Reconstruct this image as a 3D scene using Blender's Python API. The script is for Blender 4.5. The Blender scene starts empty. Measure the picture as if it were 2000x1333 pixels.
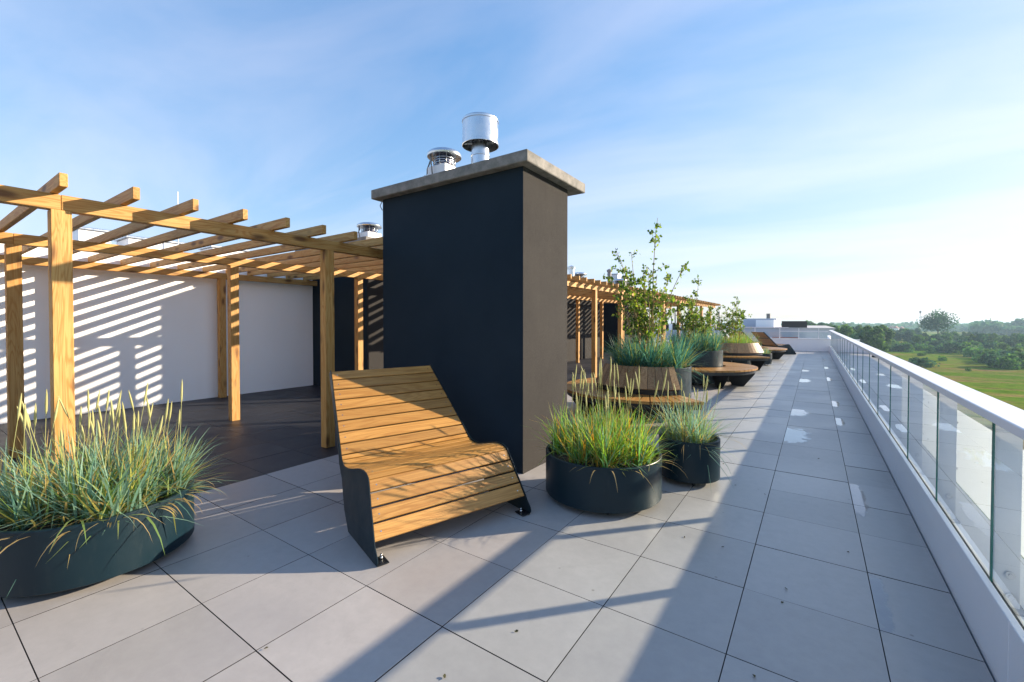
import bpy, math, random
from mathutils import Vector, Matrix, noise
random.seed(7)
S = bpy.context.scene
R = math.radians
# ------------------------------------------------------------------ camera
CAM_Z = 1.523
yaw, pitch, roll = 0.597, 0.016, 0.0006
cd = bpy.data.cameras.new('camera'); cam = bpy.data.objects.new('camera', cd); S.collection.objects.link(cam)
fwd = Vector((-math.sin(yaw)*math.cos(pitch), math.cos(yaw)*math.cos(pitch), -math.sin(pitch)))
rt = Vector((math.cos(yaw), math.sin(yaw), 0)); up = rt.cross(fwd)
rt2 = rt*math.cos(roll)+up*math.sin(roll); up2 = -rt*math.sin(roll)+up*math.cos(roll)
cam.matrix_world = Matrix(((rt2.x, up2.x, -fwd.x, 0), (rt2.y, up2.y, -fwd.y, 0), (rt2.z, up2.z, -fwd.z, CAM_Z), (0, 0, 0, 1)))
cd.sensor_width = 36; cd.lens = 15.326; cd.shift_x = -0.00618; cd.shift_y = -0.0111
cd.clip_start = .05; cd.clip_end = 12000
S.camera = cam
# ------------------------------------------------------------------ world, sun, exposure
SUN_AZ, SUN_EL = 42.4, 18.2          # degrees from +Y towards +X, and above the horizon
w = bpy.data.worlds.new('World'); S.world = w; w.use_nodes = True
nt = w.node_tree; N = nt.nodes; Lk = nt.links; N.clear()
out = N.new('ShaderNodeOutputWorld'); bg = N.new('ShaderNodeBackground'); bg.inputs[1].default_value = .15
sky = N.new('ShaderNodeTexSky'); sky.sky_type = 'NISHITA'; sky.sun_disc = False
sky.sun_elevation = R(SUN_EL); sky.sun_rotation = R(SUN_AZ); sky.air_density = 1.2; sky.dust_density = .55; sky.ozone_density = 3.5; sky.altitude = 20
tc = N.new('ShaderNodeTexCoord')
sep = N.new('ShaderNodeSeparateXYZ'); Lk.new(tc.outputs['Generated'], sep.inputs[0])
# thin cirrus: noise on the direction projected to a flat layer high above
den = N.new('ShaderNodeMath'); den.operation = 'MAXIMUM'; den.inputs[1].default_value = .0; Lk.new(sep.outputs[2], den.inputs[0])
den2 = N.new('ShaderNodeMath'); den2.operation = 'ADD'; den2.inputs[1].default_value = .18; Lk.new(den.outputs[0], den2.inputs[0])
dx = N.new('ShaderNodeMath'); dx.operation = 'DIVIDE'; Lk.new(sep.outputs[0], dx.inputs[0]); Lk.new(den2.outputs[0], dx.inputs[1])
dy = N.new('ShaderNodeMath'); dy.operation = 'DIVIDE'; Lk.new(sep.outputs[1], dy.inputs[0]); Lk.new(den2.outputs[0], dy.inputs[1])
cmb = N.new('ShaderNodeCombineXYZ'); Lk.new(dx.outputs[0], cmb.inputs[0]); Lk.new(dy.outputs[0], cmb.inputs[1])
mp = N.new('ShaderNodeMapping'); mp.inputs['Rotation'].default_value = (0, 0, R(-62)); mp.inputs['Scale'].default_value = (.45, 1.25, 1); Lk.new(cmb.outputs[0], mp.inputs[0])
nz = N.new('ShaderNodeTexNoise'); nz.inputs['Scale'].default_value = 1.1; nz.inputs['Detail'].default_value = 7; nz.inputs['Roughness'].default_value = .55; nz.inputs['Distortion'].default_value = .6
Lk.new(mp.outputs[0], nz.inputs[0])
cr = N.new('ShaderNodeMapRange'); cr.inputs[1].default_value = .38; cr.inputs[2].default_value = .72; cr.inputs[3].default_value = 0; cr.inputs[4].default_value = .36; Lk.new(nz.outputs[0], cr.inputs[0])
hs = N.new('ShaderNodeHueSaturation'); hs.inputs['Saturation'].default_value = .3; hs.inputs['Value'].default_value = 1.75; Lk.new(sky.outputs[0], hs.inputs['Color'])
mx = N.new('ShaderNodeMix'); mx.data_type = 'RGBA'; Lk.new(cr.outputs[0], mx.inputs['Factor']); Lk.new(sky.outputs[0], mx.inputs[6]); Lk.new(hs.outputs[0], mx.inputs[7])
# soft shoulder so that the glow round the sun stays as thin bright haze: c*a/(1+c*b)
SK_A, SK_B = 1.08, .29
va = N.new('ShaderNodeVectorMath'); va.operation = 'SCALE'; va.inputs['Scale'].default_value = SK_A; Lk.new(mx.outputs[2], va.inputs[0])
vb = N.new('ShaderNodeVectorMath'); vb.operation = 'SCALE'; vb.inputs['Scale'].default_value = SK_B; Lk.new(mx.outputs[2], vb.inputs[0])
vc = N.new('ShaderNodeVectorMath'); vc.operation = 'ADD'; vc.inputs[1].default_value = (1, 1, 1); Lk.new(vb.outputs[0], vc.inputs[0])
vd = N.new('ShaderNodeVectorMath'); vd.operation = 'DIVIDE'; Lk.new(va.outputs[0], vd.inputs[0]); Lk.new(vc.outputs[0], vd.inputs[1])
hs2 = N.new('ShaderNodeHueSaturation'); hs2.inputs['Saturation'].default_value = 1.2; Lk.new(vd.outputs[0], hs2.inputs['Color'])
wb = N.new('ShaderNodeVectorMath'); wb.operation = 'MULTIPLY'; wb.inputs[1].default_value = (.915, .955, 1.13); Lk.new(hs2.outputs[0], wb.inputs[0])
Lk.new(wb.outputs[0], bg.inputs[0]); Lk.new(bg.outputs[0], out.inputs[0])
sd = bpy.data.lights.new('sun', 'SUN'); sd.energy = 3.9; sd.angle = R(.53); sd.color = (1, .84, .64)
sun = bpy.data.objects.new('sun', sd); S.collection.objects.link(sun)
a, e = R(SUN_AZ), R(SUN_EL)
sun.rotation_euler = Vector((-math.sin(a)*math.cos(e), -math.cos(a)*math.cos(e), -math.sin(e))).to_track_quat('-Z', 'Y').to_euler()
sun.location = (20, 20, 15)
S.view_settings.view_transform = 'Standard'; S.view_settings.look = 'None'; S.view_settings.gamma = 1; S.view_settings.use_curve_mapping = False
S.view_settings.exposure = 1.58
S.render.engine = 'CYCLES'
S.cycles.max_bounces = 8; S.cycles.transparent_max_bounces = 24; S.cycles.volume_bounces = 0; S.cycles.caustics_reflective = False; S.cycles.caustics_refractive = False

# ------------------------------------------------------------------ helpers
COL = S.collection
def tag(o, label=None, cat=None, group=None, kind=None):
    if label: o['label'] = label
    if cat: o['category'] = cat
    if group: o['group'] = group
    if kind: o['kind'] = kind
    return o
def empty(name, loc=(0, 0, 0), rz=0, label=None, cat=None, group=None, kind=None):
    o = bpy.data.objects.new(name, None); o.empty_display_size = .2; COL.objects.link(o)
    o.location = loc; o.rotation_euler = (0, 0, rz)
    return tag(o, label, cat, group, kind)
def link(name, me, parent=None, loc=None, rot=None, kind=None):
    o = bpy.data.objects.new(name, me); COL.objects.link(o)
    if parent: o.parent = parent
    if loc is not None: o.location = loc
    if rot is not None: o.rotation_euler = rot
    if kind: o['kind'] = kind
    return o
class MB:
    def __init__(s): s.v = []; s.f = []; s.m = []; s.sm = []
    def add(s, vs, fs, mi=0, smooth=False):
        b = len(s.v); s.v += [tuple(x) for x in vs]
        for f in fs: s.f.append(tuple(b+i for i in f)); s.m.append(mi); s.sm.append(smooth)
    def box(s, x0, x1, y0, y1, z0, z1, bev=0, mi=0):
        if x1 < x0: x0, x1 = x1, x0
        if y1 < y0: y0, y1 = y1, y0
        if bev <= 0:
            v = [(x, y, z) for x in (x0, x1) for y in (y0, y1) for z in (z0, z1)]
            s.add(v, [(0, 1, 3, 2), (4, 6, 7, 5), (0, 4, 5, 1), (2, 3, 7, 6), (0, 2, 6, 4), (1, 5, 7, 3)], mi); return
        b = bev; v = []; idx = {}
        lo = (x0, y0, z0); hi = (x1, y1, z1)
        for cx in (0, 1):
            for cy in (0, 1):
                for cz in (0, 1):
                    c = [hi[i] if k else lo[i] for i, k in enumerate((cx, cy, cz))]
                    sg = [-1 if k else 1 for k in (cx, cy, cz)]
                    for ax in range(3):
                        p = [c[i]+(0 if i == ax else sg[i]*b) for i in range(3)]
                        idx[(cx, cy, cz, ax)] = len(v); v.append(tuple(p))
        f = []
        for ax in range(3):
            o1, o2 = [(1, 2), (2, 0), (0, 1)][ax]
            for k in (0, 1):
                q = []
                for a1, a2 in ((0, 0), (1, 0), (1, 1), (0, 1)):
                    c = [0, 0, 0]; c[ax] = k; c[o1] = a1; c[o2] = a2; q.append(idx[(*c, ax)])
                f.append(tuple(q if k else q[::-1]))
            for a1 in (0, 1):
                for a2 in (0, 1):
                    c0 = [0, 0, 0]; c0[ax] = 0; c0[o1] = a1; c0[o2] = a2; c1 = list(c0); c1[ax] = 1
                    q = [idx[(*c0, o1)], idx[(*c1, o1)], idx[(*c1, o2)], idx[(*c0, o2)]]
                    f.append(tuple(q if (a1 == a2) else q[::-1]))
        for cx in (0, 1):
            for cy in (0, 1):
                for cz in (0, 1):
                    q = [idx[(cx, cy, cz, i)] for i in range(3)]
                    f.append(tuple(q if (cx+cy+cz) % 2 else q[::-1]))
        s.add(v, f, mi)
    def tube(s, p, r, n=10, mi=0, cap=True, smooth=True):
        # p list of points, r radius or list
        P = [Vector(x) for x in p]; rr = r if isinstance(r, (list, tuple)) else [r]*len(P)
        vs = []; fs = []; ref = None
        for i, q in enumerate(P):
            t = (P[min(i+1, len(P)-1)]-P[max(i-1, 0)])
            if t.length < 1e-9: t = Vector((0, 0, 1))
            t.normalize()
            if ref is None: ref = Vector((1, 0, 0)) if abs(t.x) < .9 else Vector((0, 1, 0))
            u = t.cross(ref)
            if u.length < 1e-6: u = t.cross(Vector((0, 1, .3)))
            u.normalize(); v2 = t.cross(u); ref = v2.cross(t) if False else ref
            for k in range(n):
                an = 2*math.pi*k/n; vs.append(q+u*math.cos(an)*rr[i]+v2*math.sin(an)*rr[i])
        for i in range(len(P)-1):
            for k in range(n): fs.append((i*n+k, i*n+(k+1) % n, (i+1)*n+(k+1) % n, (i+1)*n+k))
        s.add(vs, fs, mi, smooth)
        if cap:
            b = len(s.v)-len(vs)
            s.f.append(tuple(b+k for k in range(n))[::-1]); s.m.append(mi); s.sm.append(False)
            s.f.append(tuple(b+(len(P)-1)*n+k for k in range(n))); s.m.append(mi); s.sm.append(False)
    def lathe(s, prof, n=32, c=(0, 0, 0), mi=0, smooth=True):
        # each profile segment with own verts so that edges stay crisp
        for (r0, z0), (r1, z1) in zip(prof[:-1], prof[1:]):
            vs = []; fs = []
            for k in range(n):
                an = 2*math.pi*k/n
                vs.append((c[0]+r0*math.cos(an), c[1]+r0*math.sin(an), c[2]+z0)); vs.append((c[0]+r1*math.cos(an), c[1]+r1*math.sin(an), c[2]+z1))
            for k in range(n):
                j = (k+1) % n; fs.append((2*k, 2*j, 2*j+1, 2*k+1))
            s.add(vs, fs, mi, smooth)
    def prism(s, poly, z0, z1, mi=0):
        n = len(poly); vs = [(x, y, z0) for x, y in poly]+[(x, y, z1) for x, y in poly]
        ar = sum(poly[i][0]*poly[(i+1) % n][1]-poly[(i+1) % n][0]*poly[i][1] for i in range(n))
        t = tuple(range(n, 2*n)); bt = tuple(range(n))[::-1]
        sd_ = [(i, (i+1) % n, n+(i+1) % n, n+i) for i in range(n)]
        fs = [t, bt]+sd_
        if ar < 0: fs = [f[::-1] for f in fs]
        s.add(vs, fs, mi)
    def mesh(s, name, mats):
        me = bpy.data.meshes.new(name); me.from_pydata(s.v, [], s.f)
        for m in (mats if isinstance(mats, (list, tuple)) else [mats]): me.materials.append(m)
        me.polygons.foreach_set('material_index', s.m); me.polygons.foreach_set('use_smooth', s.sm); me.update()
        return me
    def build(s, name, mats, parent=None, loc=None, rot=None, kind=None): return link(name, s.mesh(name, mats), parent, loc, rot, kind)
def bx(name, mat, parent, x0, x1, y0, y1, z0, z1, bev=0, kind=None):
    m = MB(); m.box(x0, x1, y0, y1, z0, z1, bev); return m.build(name, mat, parent, kind=kind)
def copy_tree(o, parent=None):
    c = o.copy(); COL.objects.link(c)
    if parent: c.parent = parent
    for ch in list(o.children): copy_tree(ch, c)
    return c

# ------------------------------------------------------------------ materials
class Mat:
    def __init__(s, name, color=(.5, .5, .5), rough=.5, metal=0, spec=.5):
        s.m = bpy.data.materials.new(name); s.m.use_nodes = True; s.t = s.m.node_tree; s.n = s.t.nodes; s.l = s.t.links
        s.b = s.n['Principled BSDF']; s.b.inputs['Base Color'].default_value = (*color, 1); s.b.inputs['Roughness'].default_value = rough
        s.b.inputs['Metallic'].default_value = metal; s.b.inputs['Specular IOR Level'].default_value = spec
        s.co = s.n.new('ShaderNodeTexCoord'); s.oi = s.n.new('ShaderNodeObjectInfo')
    def coord(s, scale=(1, 1, 1), rand=0, kind='Object', rot=(0, 0, 0)):
        mp_ = s.n.new('ShaderNodeMapping'); mp_.inputs['Scale'].default_value = scale; mp_.inputs['Rotation'].default_value = rot
        s.l.new(s.co.outputs[kind], mp_.inputs[0])
        if rand:
            mu = s.n.new('ShaderNodeMath'); mu.operation = 'MULTIPLY'; mu.inputs[1].default_value = rand; s.l.new(s.oi.outputs['Random'], mu.inputs[0])
            cb = s.n.new('ShaderNodeCombineXYZ')
            for i in range(3): s.l.new(mu.outputs[0], cb.inputs[i])
            s.l.new(cb.outputs[0], mp_.inputs['Location'])
        return mp_.outputs[0]
    def world(s, scale=(1, 1, 1)):
        g = s.n.new('ShaderNodeNewGeometry'); mp_ = s.n.new('ShaderNodeMapping'); mp_.inputs['Scale'].default_value = scale; s.l.new(g.outputs['Position'], mp_.inputs[0]); return mp_.outputs[0]
    def noise(s, co, scale, detail=4, rough=.5, dist=0):
        n_ = s.n.new('ShaderNodeTexNoise'); n_.inputs['Scale'].default_value = scale; n_.inputs['Detail'].default_value = detail; n_.inputs['Roughness'].default_value = rough; n_.inputs['Distortion'].default_value = dist
        s.l.new(co, n_.inputs[0]); return n_.outputs[0]
    def ramp(s, fac, stops, interp='LINEAR'):
        r_ = s.n.new('ShaderNodeValToRGB'); r_.color_ramp.interpolation = interp
        while len(r_.color_ramp.elements) < len(stops): r_.color_ramp.elements.new(.5)
        for el, (p, c) in zip(r_.color_ramp.elements, stops): el.position = p; el.color = (*c, 1) if isinstance(c, tuple) else (c, c, c, 1)
        s.l.new(fac, r_.inputs[0]); return r_.outputs[0]
    def mix(s, fac, a_, b_, mode='MIX'):
        m_ = s.n.new('ShaderNodeMix'); m_.data_type = 'RGBA'; m_.blend_type = mode
        for sock, v_ in ((m_.inputs['Factor'], fac), (m_.inputs[6], a_), (m_.inputs[7], b_)):
            if isinstance(v_, (int, float)): sock.default_value = v_
            elif isinstance(v_, tuple): sock.default_value = (*v_, 1)
            else: s.l.new(v_, sock)
        return m_.outputs[2]
    def rng(s, fac, a0, a1, b0, b1):
        m_ = s.n.new('ShaderNodeMapRange')
        for i, v_ in enumerate((a0, a1, b0, b1)): m_.inputs[i+1].default_value = v_
        s.l.new(fac, m_.inputs[0]); return m_.outputs[0]
    def base(s, c): s.l.new(c, s.b.inputs['Base Color'])
    def rough(s, c): s.l.new(c, s.b.inputs['Roughness'])
    def bump(s, h, strength=.2, dist=.01):
        b_ = s.n.new('ShaderNodeBump'); b_.inputs['Strength'].default_value = strength; b_.inputs['Distance'].default_value = dist; s.l.new(h, b_.inputs['Height']); s.l.new(b_.outputs[0], s.b.inputs['Normal'])

def stone(name, c0, c1, r0, r1, rv=.085):
    M_ = Mat(name); co = M_.world()
    n1 = M_.noise(co, 1.1, 5, .6, .5); n2 = M_.noise(co, 14, 6, .7); n3 = M_.noise(co, 90, 3, .6)
    c = M_.mix(M_.rng(n1, .3, .7, 0, 1), c0, c1)
    c = M_.mix(M_.rng(n2, .35, .75, 0, .4), c, tuple(x*.80 for x in c0)); n4 = M_.noise(M_.world((1, 1, 1)), 2.6, 8, .75, 1.2); c = M_.mix(M_.rng(n4, .56, .74, 0, .35), c, tuple(x*.72 for x in c0))
    hv = M_.n.new('ShaderNodeHueSaturation'); M_.l.new(c, hv.inputs['Color']); M_.l.new(M_.rng(M_.oi.outputs['Random'], 0, 1, 1-rv, 1+rv), hv.inputs['Value'])
    # scattered dirt specks
    vo = M_.n.new('ShaderNodeTexVoronoi'); vo.inputs['Scale'].default_value = 3.3; M_.l.new(co, vo.inputs[0])
    sp = M_.rng(vo.outputs['Distance'], .018, .035, .45, 0)
    M_.base(M_.mix(sp, hv.outputs[0], (.06, .05, .035)))
    M_.rough(M_.rng(n1, .3, .7, r0, r1)); M_.bump(n3, .05, .002)
    return M_.m
M_tile = stone('pale_porcelain', (.355, .335, .32), (.42, .398, .378), .3, .48)
M_dark = stone('dark_porcelain', (.013, .015, .021), (.021, .022, .028), .42, .6, .15)
M_joint = Mat('dark_joint', (.02, .02, .02), .9).m  # dark tile joints with dirt in them
def white(name, c, r, rel=.15, sc=160):
    M_ = Mat(name, c, r); co = M_.world(); n1 = M_.noise(co, .7, 4, .6); n2 = M_.noise(co, sc, 2)
    M_.base(M_.mix(M_.rng(n1, .35, .7, 0, .5), c, tuple(x*.93 for x in c))); M_.bump(n2, rel, .002); return M_.m
M_wall = white('white_render', (.91, .91, .91), .9)
M_whm = white('white_powder_coat', (.76, .77, .80), .32, .02, 60)
M_roofing = white('grey_roofing', (.42, .43, .45), .9)
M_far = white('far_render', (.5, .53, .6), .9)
def stucco():
    M_ = Mat('anthracite_stucco', (.1, .09, .085), .95, spec=.2); co = M_.world()
    n1 = M_.noise(co, 150, 3, .75); n2 = M_.noise(co, 1.3, 6, .65); v3 = M_.noise(M_.world((6, 6, .9)), 4, 5, .7)
    c = M_.mix(M_.rng(n1, .35, .7, 0, 1), (.021, .0205, .0205), (.048, .045, .043))
    c = M_.mix(M_.rng(n2, .4, .75, 0, .45), c, (.054, .050, .047)); c = M_.mix(M_.rng(v3, .6, .8, 0, .25), c, (.058, .054, .05))
    st_ = M_.noise(M_.world((9, 9, .5)), 1.6, 5, .7); c = M_.mix(M_.rng(st_, .55, .8, 0, .16), c, (.07, .064, .058)); dk = M_.noise(M_.world((3, 3, 1.2)), 2.2, 5, .7); c = M_.mix(M_.rng(dk, .55, .8, 0, .5), c, (.02, .018, .018))
    M_.base(c); M_.bump(n1, .8, .006); return M_.m
M_stucco = stucco()
def navy_shade():
    M_ = Mat('navy_black_shade', (.016, .033, .055), .85, spec=.2); co = M_.world(); n1 = M_.noise(co, 240, 2, .7); n2 = M_.noise(co, 1.1, 5, .6)
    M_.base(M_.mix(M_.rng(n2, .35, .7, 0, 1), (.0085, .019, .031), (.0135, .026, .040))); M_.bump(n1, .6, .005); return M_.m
M_navy_shade = navy_shade()  # darker, bluer tone that holds the shade of the -Y faces
def shade_faced_box(m, x0, x1, y0, y1, z0, z1):   # stucco body with shade put into the colour of its -Y face
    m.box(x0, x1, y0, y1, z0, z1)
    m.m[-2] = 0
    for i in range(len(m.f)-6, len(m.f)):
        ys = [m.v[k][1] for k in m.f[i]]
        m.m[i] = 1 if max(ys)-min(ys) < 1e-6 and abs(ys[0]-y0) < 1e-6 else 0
def concrete():
    M_ = Mat('weathered_concrete', (.3, .3, .28), .9); co = M_.world(); n1 = M_.noise(co, 9, 7, .7); n2 = M_.noise(co, 60, 4, .7)
    c = M_.ramp(n1, [(.3, (.12, .12, .11)), (.5, (.21, .20, .185)), (.72, (.31, .295, .27))]); c = M_.mix(M_.rng(n2, .55, .75, 0, .6), c, (.12, .115, .10))
    M_.base(c); M_.bump(n2, .6, .006); return M_.m
M_conc = concrete()
def galv():
    M_ = Mat('galvanised_steel', (.62, .66, .7), .28, 1.0); n1 = M_.noise(M_.coord((1, 1, 1)), 9, 4); M_.rough(M_.rng(n1, .3, .7, .2, .38))
    M_.base(M_.mix(n1, (.55, .6, .65), (.72, .75, .78))); return M_.m
M_galv = galv()
def timber(name, light, mid, dark, knotc, rand=9, rough=.6, ringscale=1.0, knot=.8, vr=.1):
    # grain runs along the object's local X
    M_ = Mat(name, mid, rough, spec=.35); co = M_.coord((.55, 6, 6), rand); co2 = M_.coord((.9, 60, 60), rand)
    nb = M_.noise(co, 1.6*ringscale, 3, .5, .8)
    wv = M_.n.new('ShaderNodeMath'); wv.operation = 'MULTIPLY'; wv.inputs[1].default_value = 60; M_.l.new(nb, wv.inputs[0])
    si = M_.n.new('ShaderNodeMath'); si.operation = 'SINE'; M_.l.new(wv.outputs[0], si.inputs[0])
    fine = M_.noise(co2, 2.2, 3, .6)
    ring = M_.rng(si.outputs[0], -.2, 1, 0, 1)
    c = M_.mix(ring, light, mid); c = M_.mix(M_.rng(fine, .4, .7, 0, .55), c, dark)
    big = M_.noise(M_.coord((.5, 2, 2), rand), 1.5, 2); c = M_.mix(M_.rng(big, .4, .7, 0, .35), c, mid)
    vo = M_.n.new('ShaderNodeTexVoronoi'); vo.inputs['Scale'].default_value = 1.0; M_.l.new(M_.coord((2.6, 7.5, 7.5), rand), vo.inputs[0])
    k = M_.rng(vo.outputs['Distance'], .13, .30, knot, 0); c = M_.mix(k, c, knotc)
    hv = M_.n.new('ShaderNodeHueSaturation'); M_.l.new(c, hv.inputs['Color']); M_.l.new(M_.rng(M_.oi.outputs['Random'], 0, 1, 1-vr, 1+vr), hv.inputs['Value'])
    M_.base(hv.outputs[0]); M_.bump(fine, .25, .002); return M_.m
M_pine = timber('fresh_pine', (.54, .325, .108), (.43, .205, .05), (.25, .11, .024), (.07, .022, .008))
M_slat = timber('oiled_slat', (.42, .225, .062), (.33, .16, .038), (.17, .075, .018), (.3, .15, .04), 9, .42, .8, .0, .16)
M_slat2 = timber('weathered_slat', (.42, .26, .12), (.29, .16, .065), (.15, .08, .035), (.14, .07, .03), 9, .5, .8, .0, .3)
def potm():
    M_ = Mat('anthracite_powder_coat', (.006, .018, .026), .4, spec=.3); n1 = M_.noise(M_.coord((1, 1, 1), 5), 3.5, 6, .65); n2 = M_.noise(M_.coord((1, 1, .25), 5), 30, 4, .6)
    c = M_.mix(M_.rng(n1, .45, .75, 0, .35), (.004, .0165, .025), (.008, .024, .033)); c = M_.mix(M_.rng(n2, .58, .75, 0, .2), c, (.035, .045, .045)); M_.base(c); M_.rough(M_.rng(n1, .35, .7, .34, .5)); return M_.m
M_pot = potm()
M_black = Mat('black_steel', (.008, .010, .013), .35).m
M_rubber = Mat('black_rubber', (.015, .015, .015), .7).m
M_chrome = Mat('bolt_steel', (.6, .6, .6), .25, 1).m
M_gapm = Mat('glazing_gasket', (.012, .02, .028), .6).m
M_soil = Mat('potting_soil', (.035, .024, .016), .95).m
M_red = Mat('red_roof', (.3, .09, .06), .8).m
M_debris = Mat('leaf_litter', (.05, .045, .015), .9).m
M_wire = Mat('grey_cable', (.25, .25, .26), .6).m
def thin_fresnel(M_, f0, k):
    # reflectance of a thin sheet, the same from both sides
    g = M_.n.new('ShaderNodeNewGeometry'); d = M_.n.new('ShaderNodeVectorMath'); d.operation = 'DOT_PRODUCT'; M_.l.new(g.outputs['Normal'], d.inputs[0]); M_.l.new(g.outputs['Incoming'], d.inputs[1])
    def mth(op, a_, b_=None):
        m_ = M_.n.new('ShaderNodeMath'); m_.operation = op
        for i, v_ in enumerate((a_, b_)):
            if v_ is None: continue
            if isinstance(v_, (int, float)): m_.inputs[i].default_value = v_
            else: M_.l.new(v_, m_.inputs[i])
        return m_.outputs[0]
    x = mth('ABSOLUTE', d.outputs['Value']); x = mth('SUBTRACT', 1.0, x); x = mth('POWER', x, 5.0); x = mth('MULTIPLY', x, (1-f0)); x = mth('ADD', x, f0); x = mth('MULTIPLY', x, k); return mth('MINIMUM', x, 1.0)
def glass(name, tint, fac_edge=1.0):
    M_ = Mat(name); M_.n.remove(M_.b); o_ = M_.n['Material Output']
    tr = M_.n.new('ShaderNodeBsdfTransparent'); tr.inputs[0].default_value = (*tint, 1)
    gl = M_.n.new('ShaderNodeBsdfGlossy'); gl.inputs['Roughness'].default_value = .0; gl.inputs[0].default_value = (1, 1, 1, 1)
    mx_ = M_.n.new('ShaderNodeMixShader')
    M_.l.new(thin_fresnel(M_, .04, 1.7), mx_.inputs[0]); M_.l.new(tr.outputs[0], mx_.inputs[1]); M_.l.new(gl.outputs[0], mx_.inputs[2]); M_.l.new(mx_.outputs[0], o_.inputs[0]); return M_.m
M_glass = glass('balustrade_glass', (.90, .965, .96))
M_gedge = Mat('glass_edge', (.03, .13, .12), .2).m
def opal():
    M_ = Mat('opal_sheet', (.85, .87, .88), .35); M_.b.inputs['Specular IOR Level'].default_value = .4; o_ = M_.n['Material Output']
    tl = M_.n.new('ShaderNodeBsdfTranslucent'); tl.inputs[0].default_value = (.90, .92, .95, 1); mx_ = M_.n.new('ShaderNodeMixShader'); mx_.inputs[0].default_value = .85
    M_.l.new(M_.b.outputs[0], mx_.inputs[1]); M_.l.new(tl.outputs[0], mx_.inputs[2]); M_.l.new(mx_.outputs[0], o_.inputs[0]); return M_.m
M_opal = opal()
def water():
    M_ = Mat('water_film', (.3, .3, .3), .02); M_.n.remove(M_.b); o_ = M_.n['Material Output']
    tr = M_.n.new('ShaderNodeBsdfTransparent'); tr.inputs[0].default_value = (.80, .82, .86, 1); gl = M_.n.new('ShaderNodeBsdfGlossy'); gl.inputs['Roughness'].default_value = .04
    mx_ = M_.n.new('ShaderNodeMixShader'); M_.l.new(thin_fresnel(M_, .03, 1.7), mx_.inputs[0]); M_.l.new(tr.outputs[0], mx_.inputs[1]); M_.l.new(gl.outputs[0], mx_.inputs[2])
    at = M_.n.new('ShaderNodeAttribute'); at.attribute_name = 'wet'; nn = M_.noise(M_.world(), 11, 5, .65); ad = M_.n.new('ShaderNodeMath'); ad.operation = 'ADD'; M_.l.new(at.outputs['Fac'], ad.inputs[0]); M_.l.new(M_.rng(nn, .3, .7, -.35, .35), ad.inputs[1])
    f = M_.rng(ad.outputs[0], .35, .55, 0, 1); clr = M_.n.new('ShaderNodeBsdfTransparent'); m2 = M_.n.new('ShaderNodeMixShader'); M_.l.new(f, m2.inputs[0]); M_.l.new(clr.outputs[0], m2.inputs[1]); M_.l.new(mx_.outputs[0], m2.inputs[2]); M_.l.new(m2.outputs[0], o_.inputs[0]); return M_.m
M_water = water()
def leafmat(name, stops, trans=.45, rough=.5):
    M_ = Mat(name, (.1, .2, .05), rough, spec=.3); g = M_.n.new('ShaderNodeNewGeometry')
    c = M_.ramp(g.outputs['Random Per Island'], stops); M_.base(c)
    tl = M_.n.new('ShaderNodeBsdfTranslucent'); hv = M_.n.new('ShaderNodeHueSaturation'); hv.inputs['Value'].default_value = 1.25; hv.inputs['Saturation'].default_value = 1.1; M_.l.new(c, hv.inputs['Color']); M_.l.new(hv.outputs[0], tl.inputs[0])
    mx_ = M_.n.new('ShaderNodeMixShader'); mx_.inputs[0].default_value = trans; o_ = M_.n['Material Output']
    M_.l.new(M_.b.outputs[0], mx_.inputs[1]); M_.l.new(tl.outputs[0], mx_.inputs[2]); M_.l.new(mx_.outputs[0], o_.inputs[0]); return M_.m
BLUE = (.12, .27, .20); BLUE2 = (.22, .36, .28); GRN = (.15, .27, .06); YEL = (.42, .40, .09); STRAW = (.50, .36, .15); ORG = (.50, .25, .05)
M_blade = leafmat('lyme_grass_blade', [(0, BLUE), (.25, (.27, .42, .31)), (.42, BLUE2), (.56, GRN), (.68, (.30, .42, .15)), (.8, YEL), (.92, STRAW)])
M_bladeG = leafmat('green_grass_blade', [(0, BLUE), (.15, (.15, .32, .17)), (.4, (.18, .38, .05)), (.68, (.34, .46, .07)), (.86, YEL), (.96, ORG)])
M_bladeB = leafmat('blue_grass_blade', [(0, (.04, .15, .12)), (.45, (.08, .22, .17)), (.7, (.13, .28, .2)), (.85, (.16, .28, .06)), (.97, YEL)])
M_bladeO = leafmat('autumn_grass_blade', [(0, (.12, .2, .1)), (.4, (.2, .24, .1)), (.7, (.35, .27, .1)), (.9, ORG)])
M_straw = leafmat('straw_blade', [(0, STRAW), (.5, (.55, .42, .2)), (1, (.42, .28, .1))])
M_spike = leafmat('grass_seed_head', [(0, (.34, .40, .14)), (.5, (.42, .44, .18)), (1, (.52, .48, .22))], .25)
M_birch = leafmat('birch_leaf', [(0, (.05, .10, .018)), (.35, (.10, .18, .03)), (.65, (.17, .26, .04)), (1, (.30, .36, .06))], .45)
M_stem = Mat('birch_stem', (.34, .22, .09), .8).m
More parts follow.
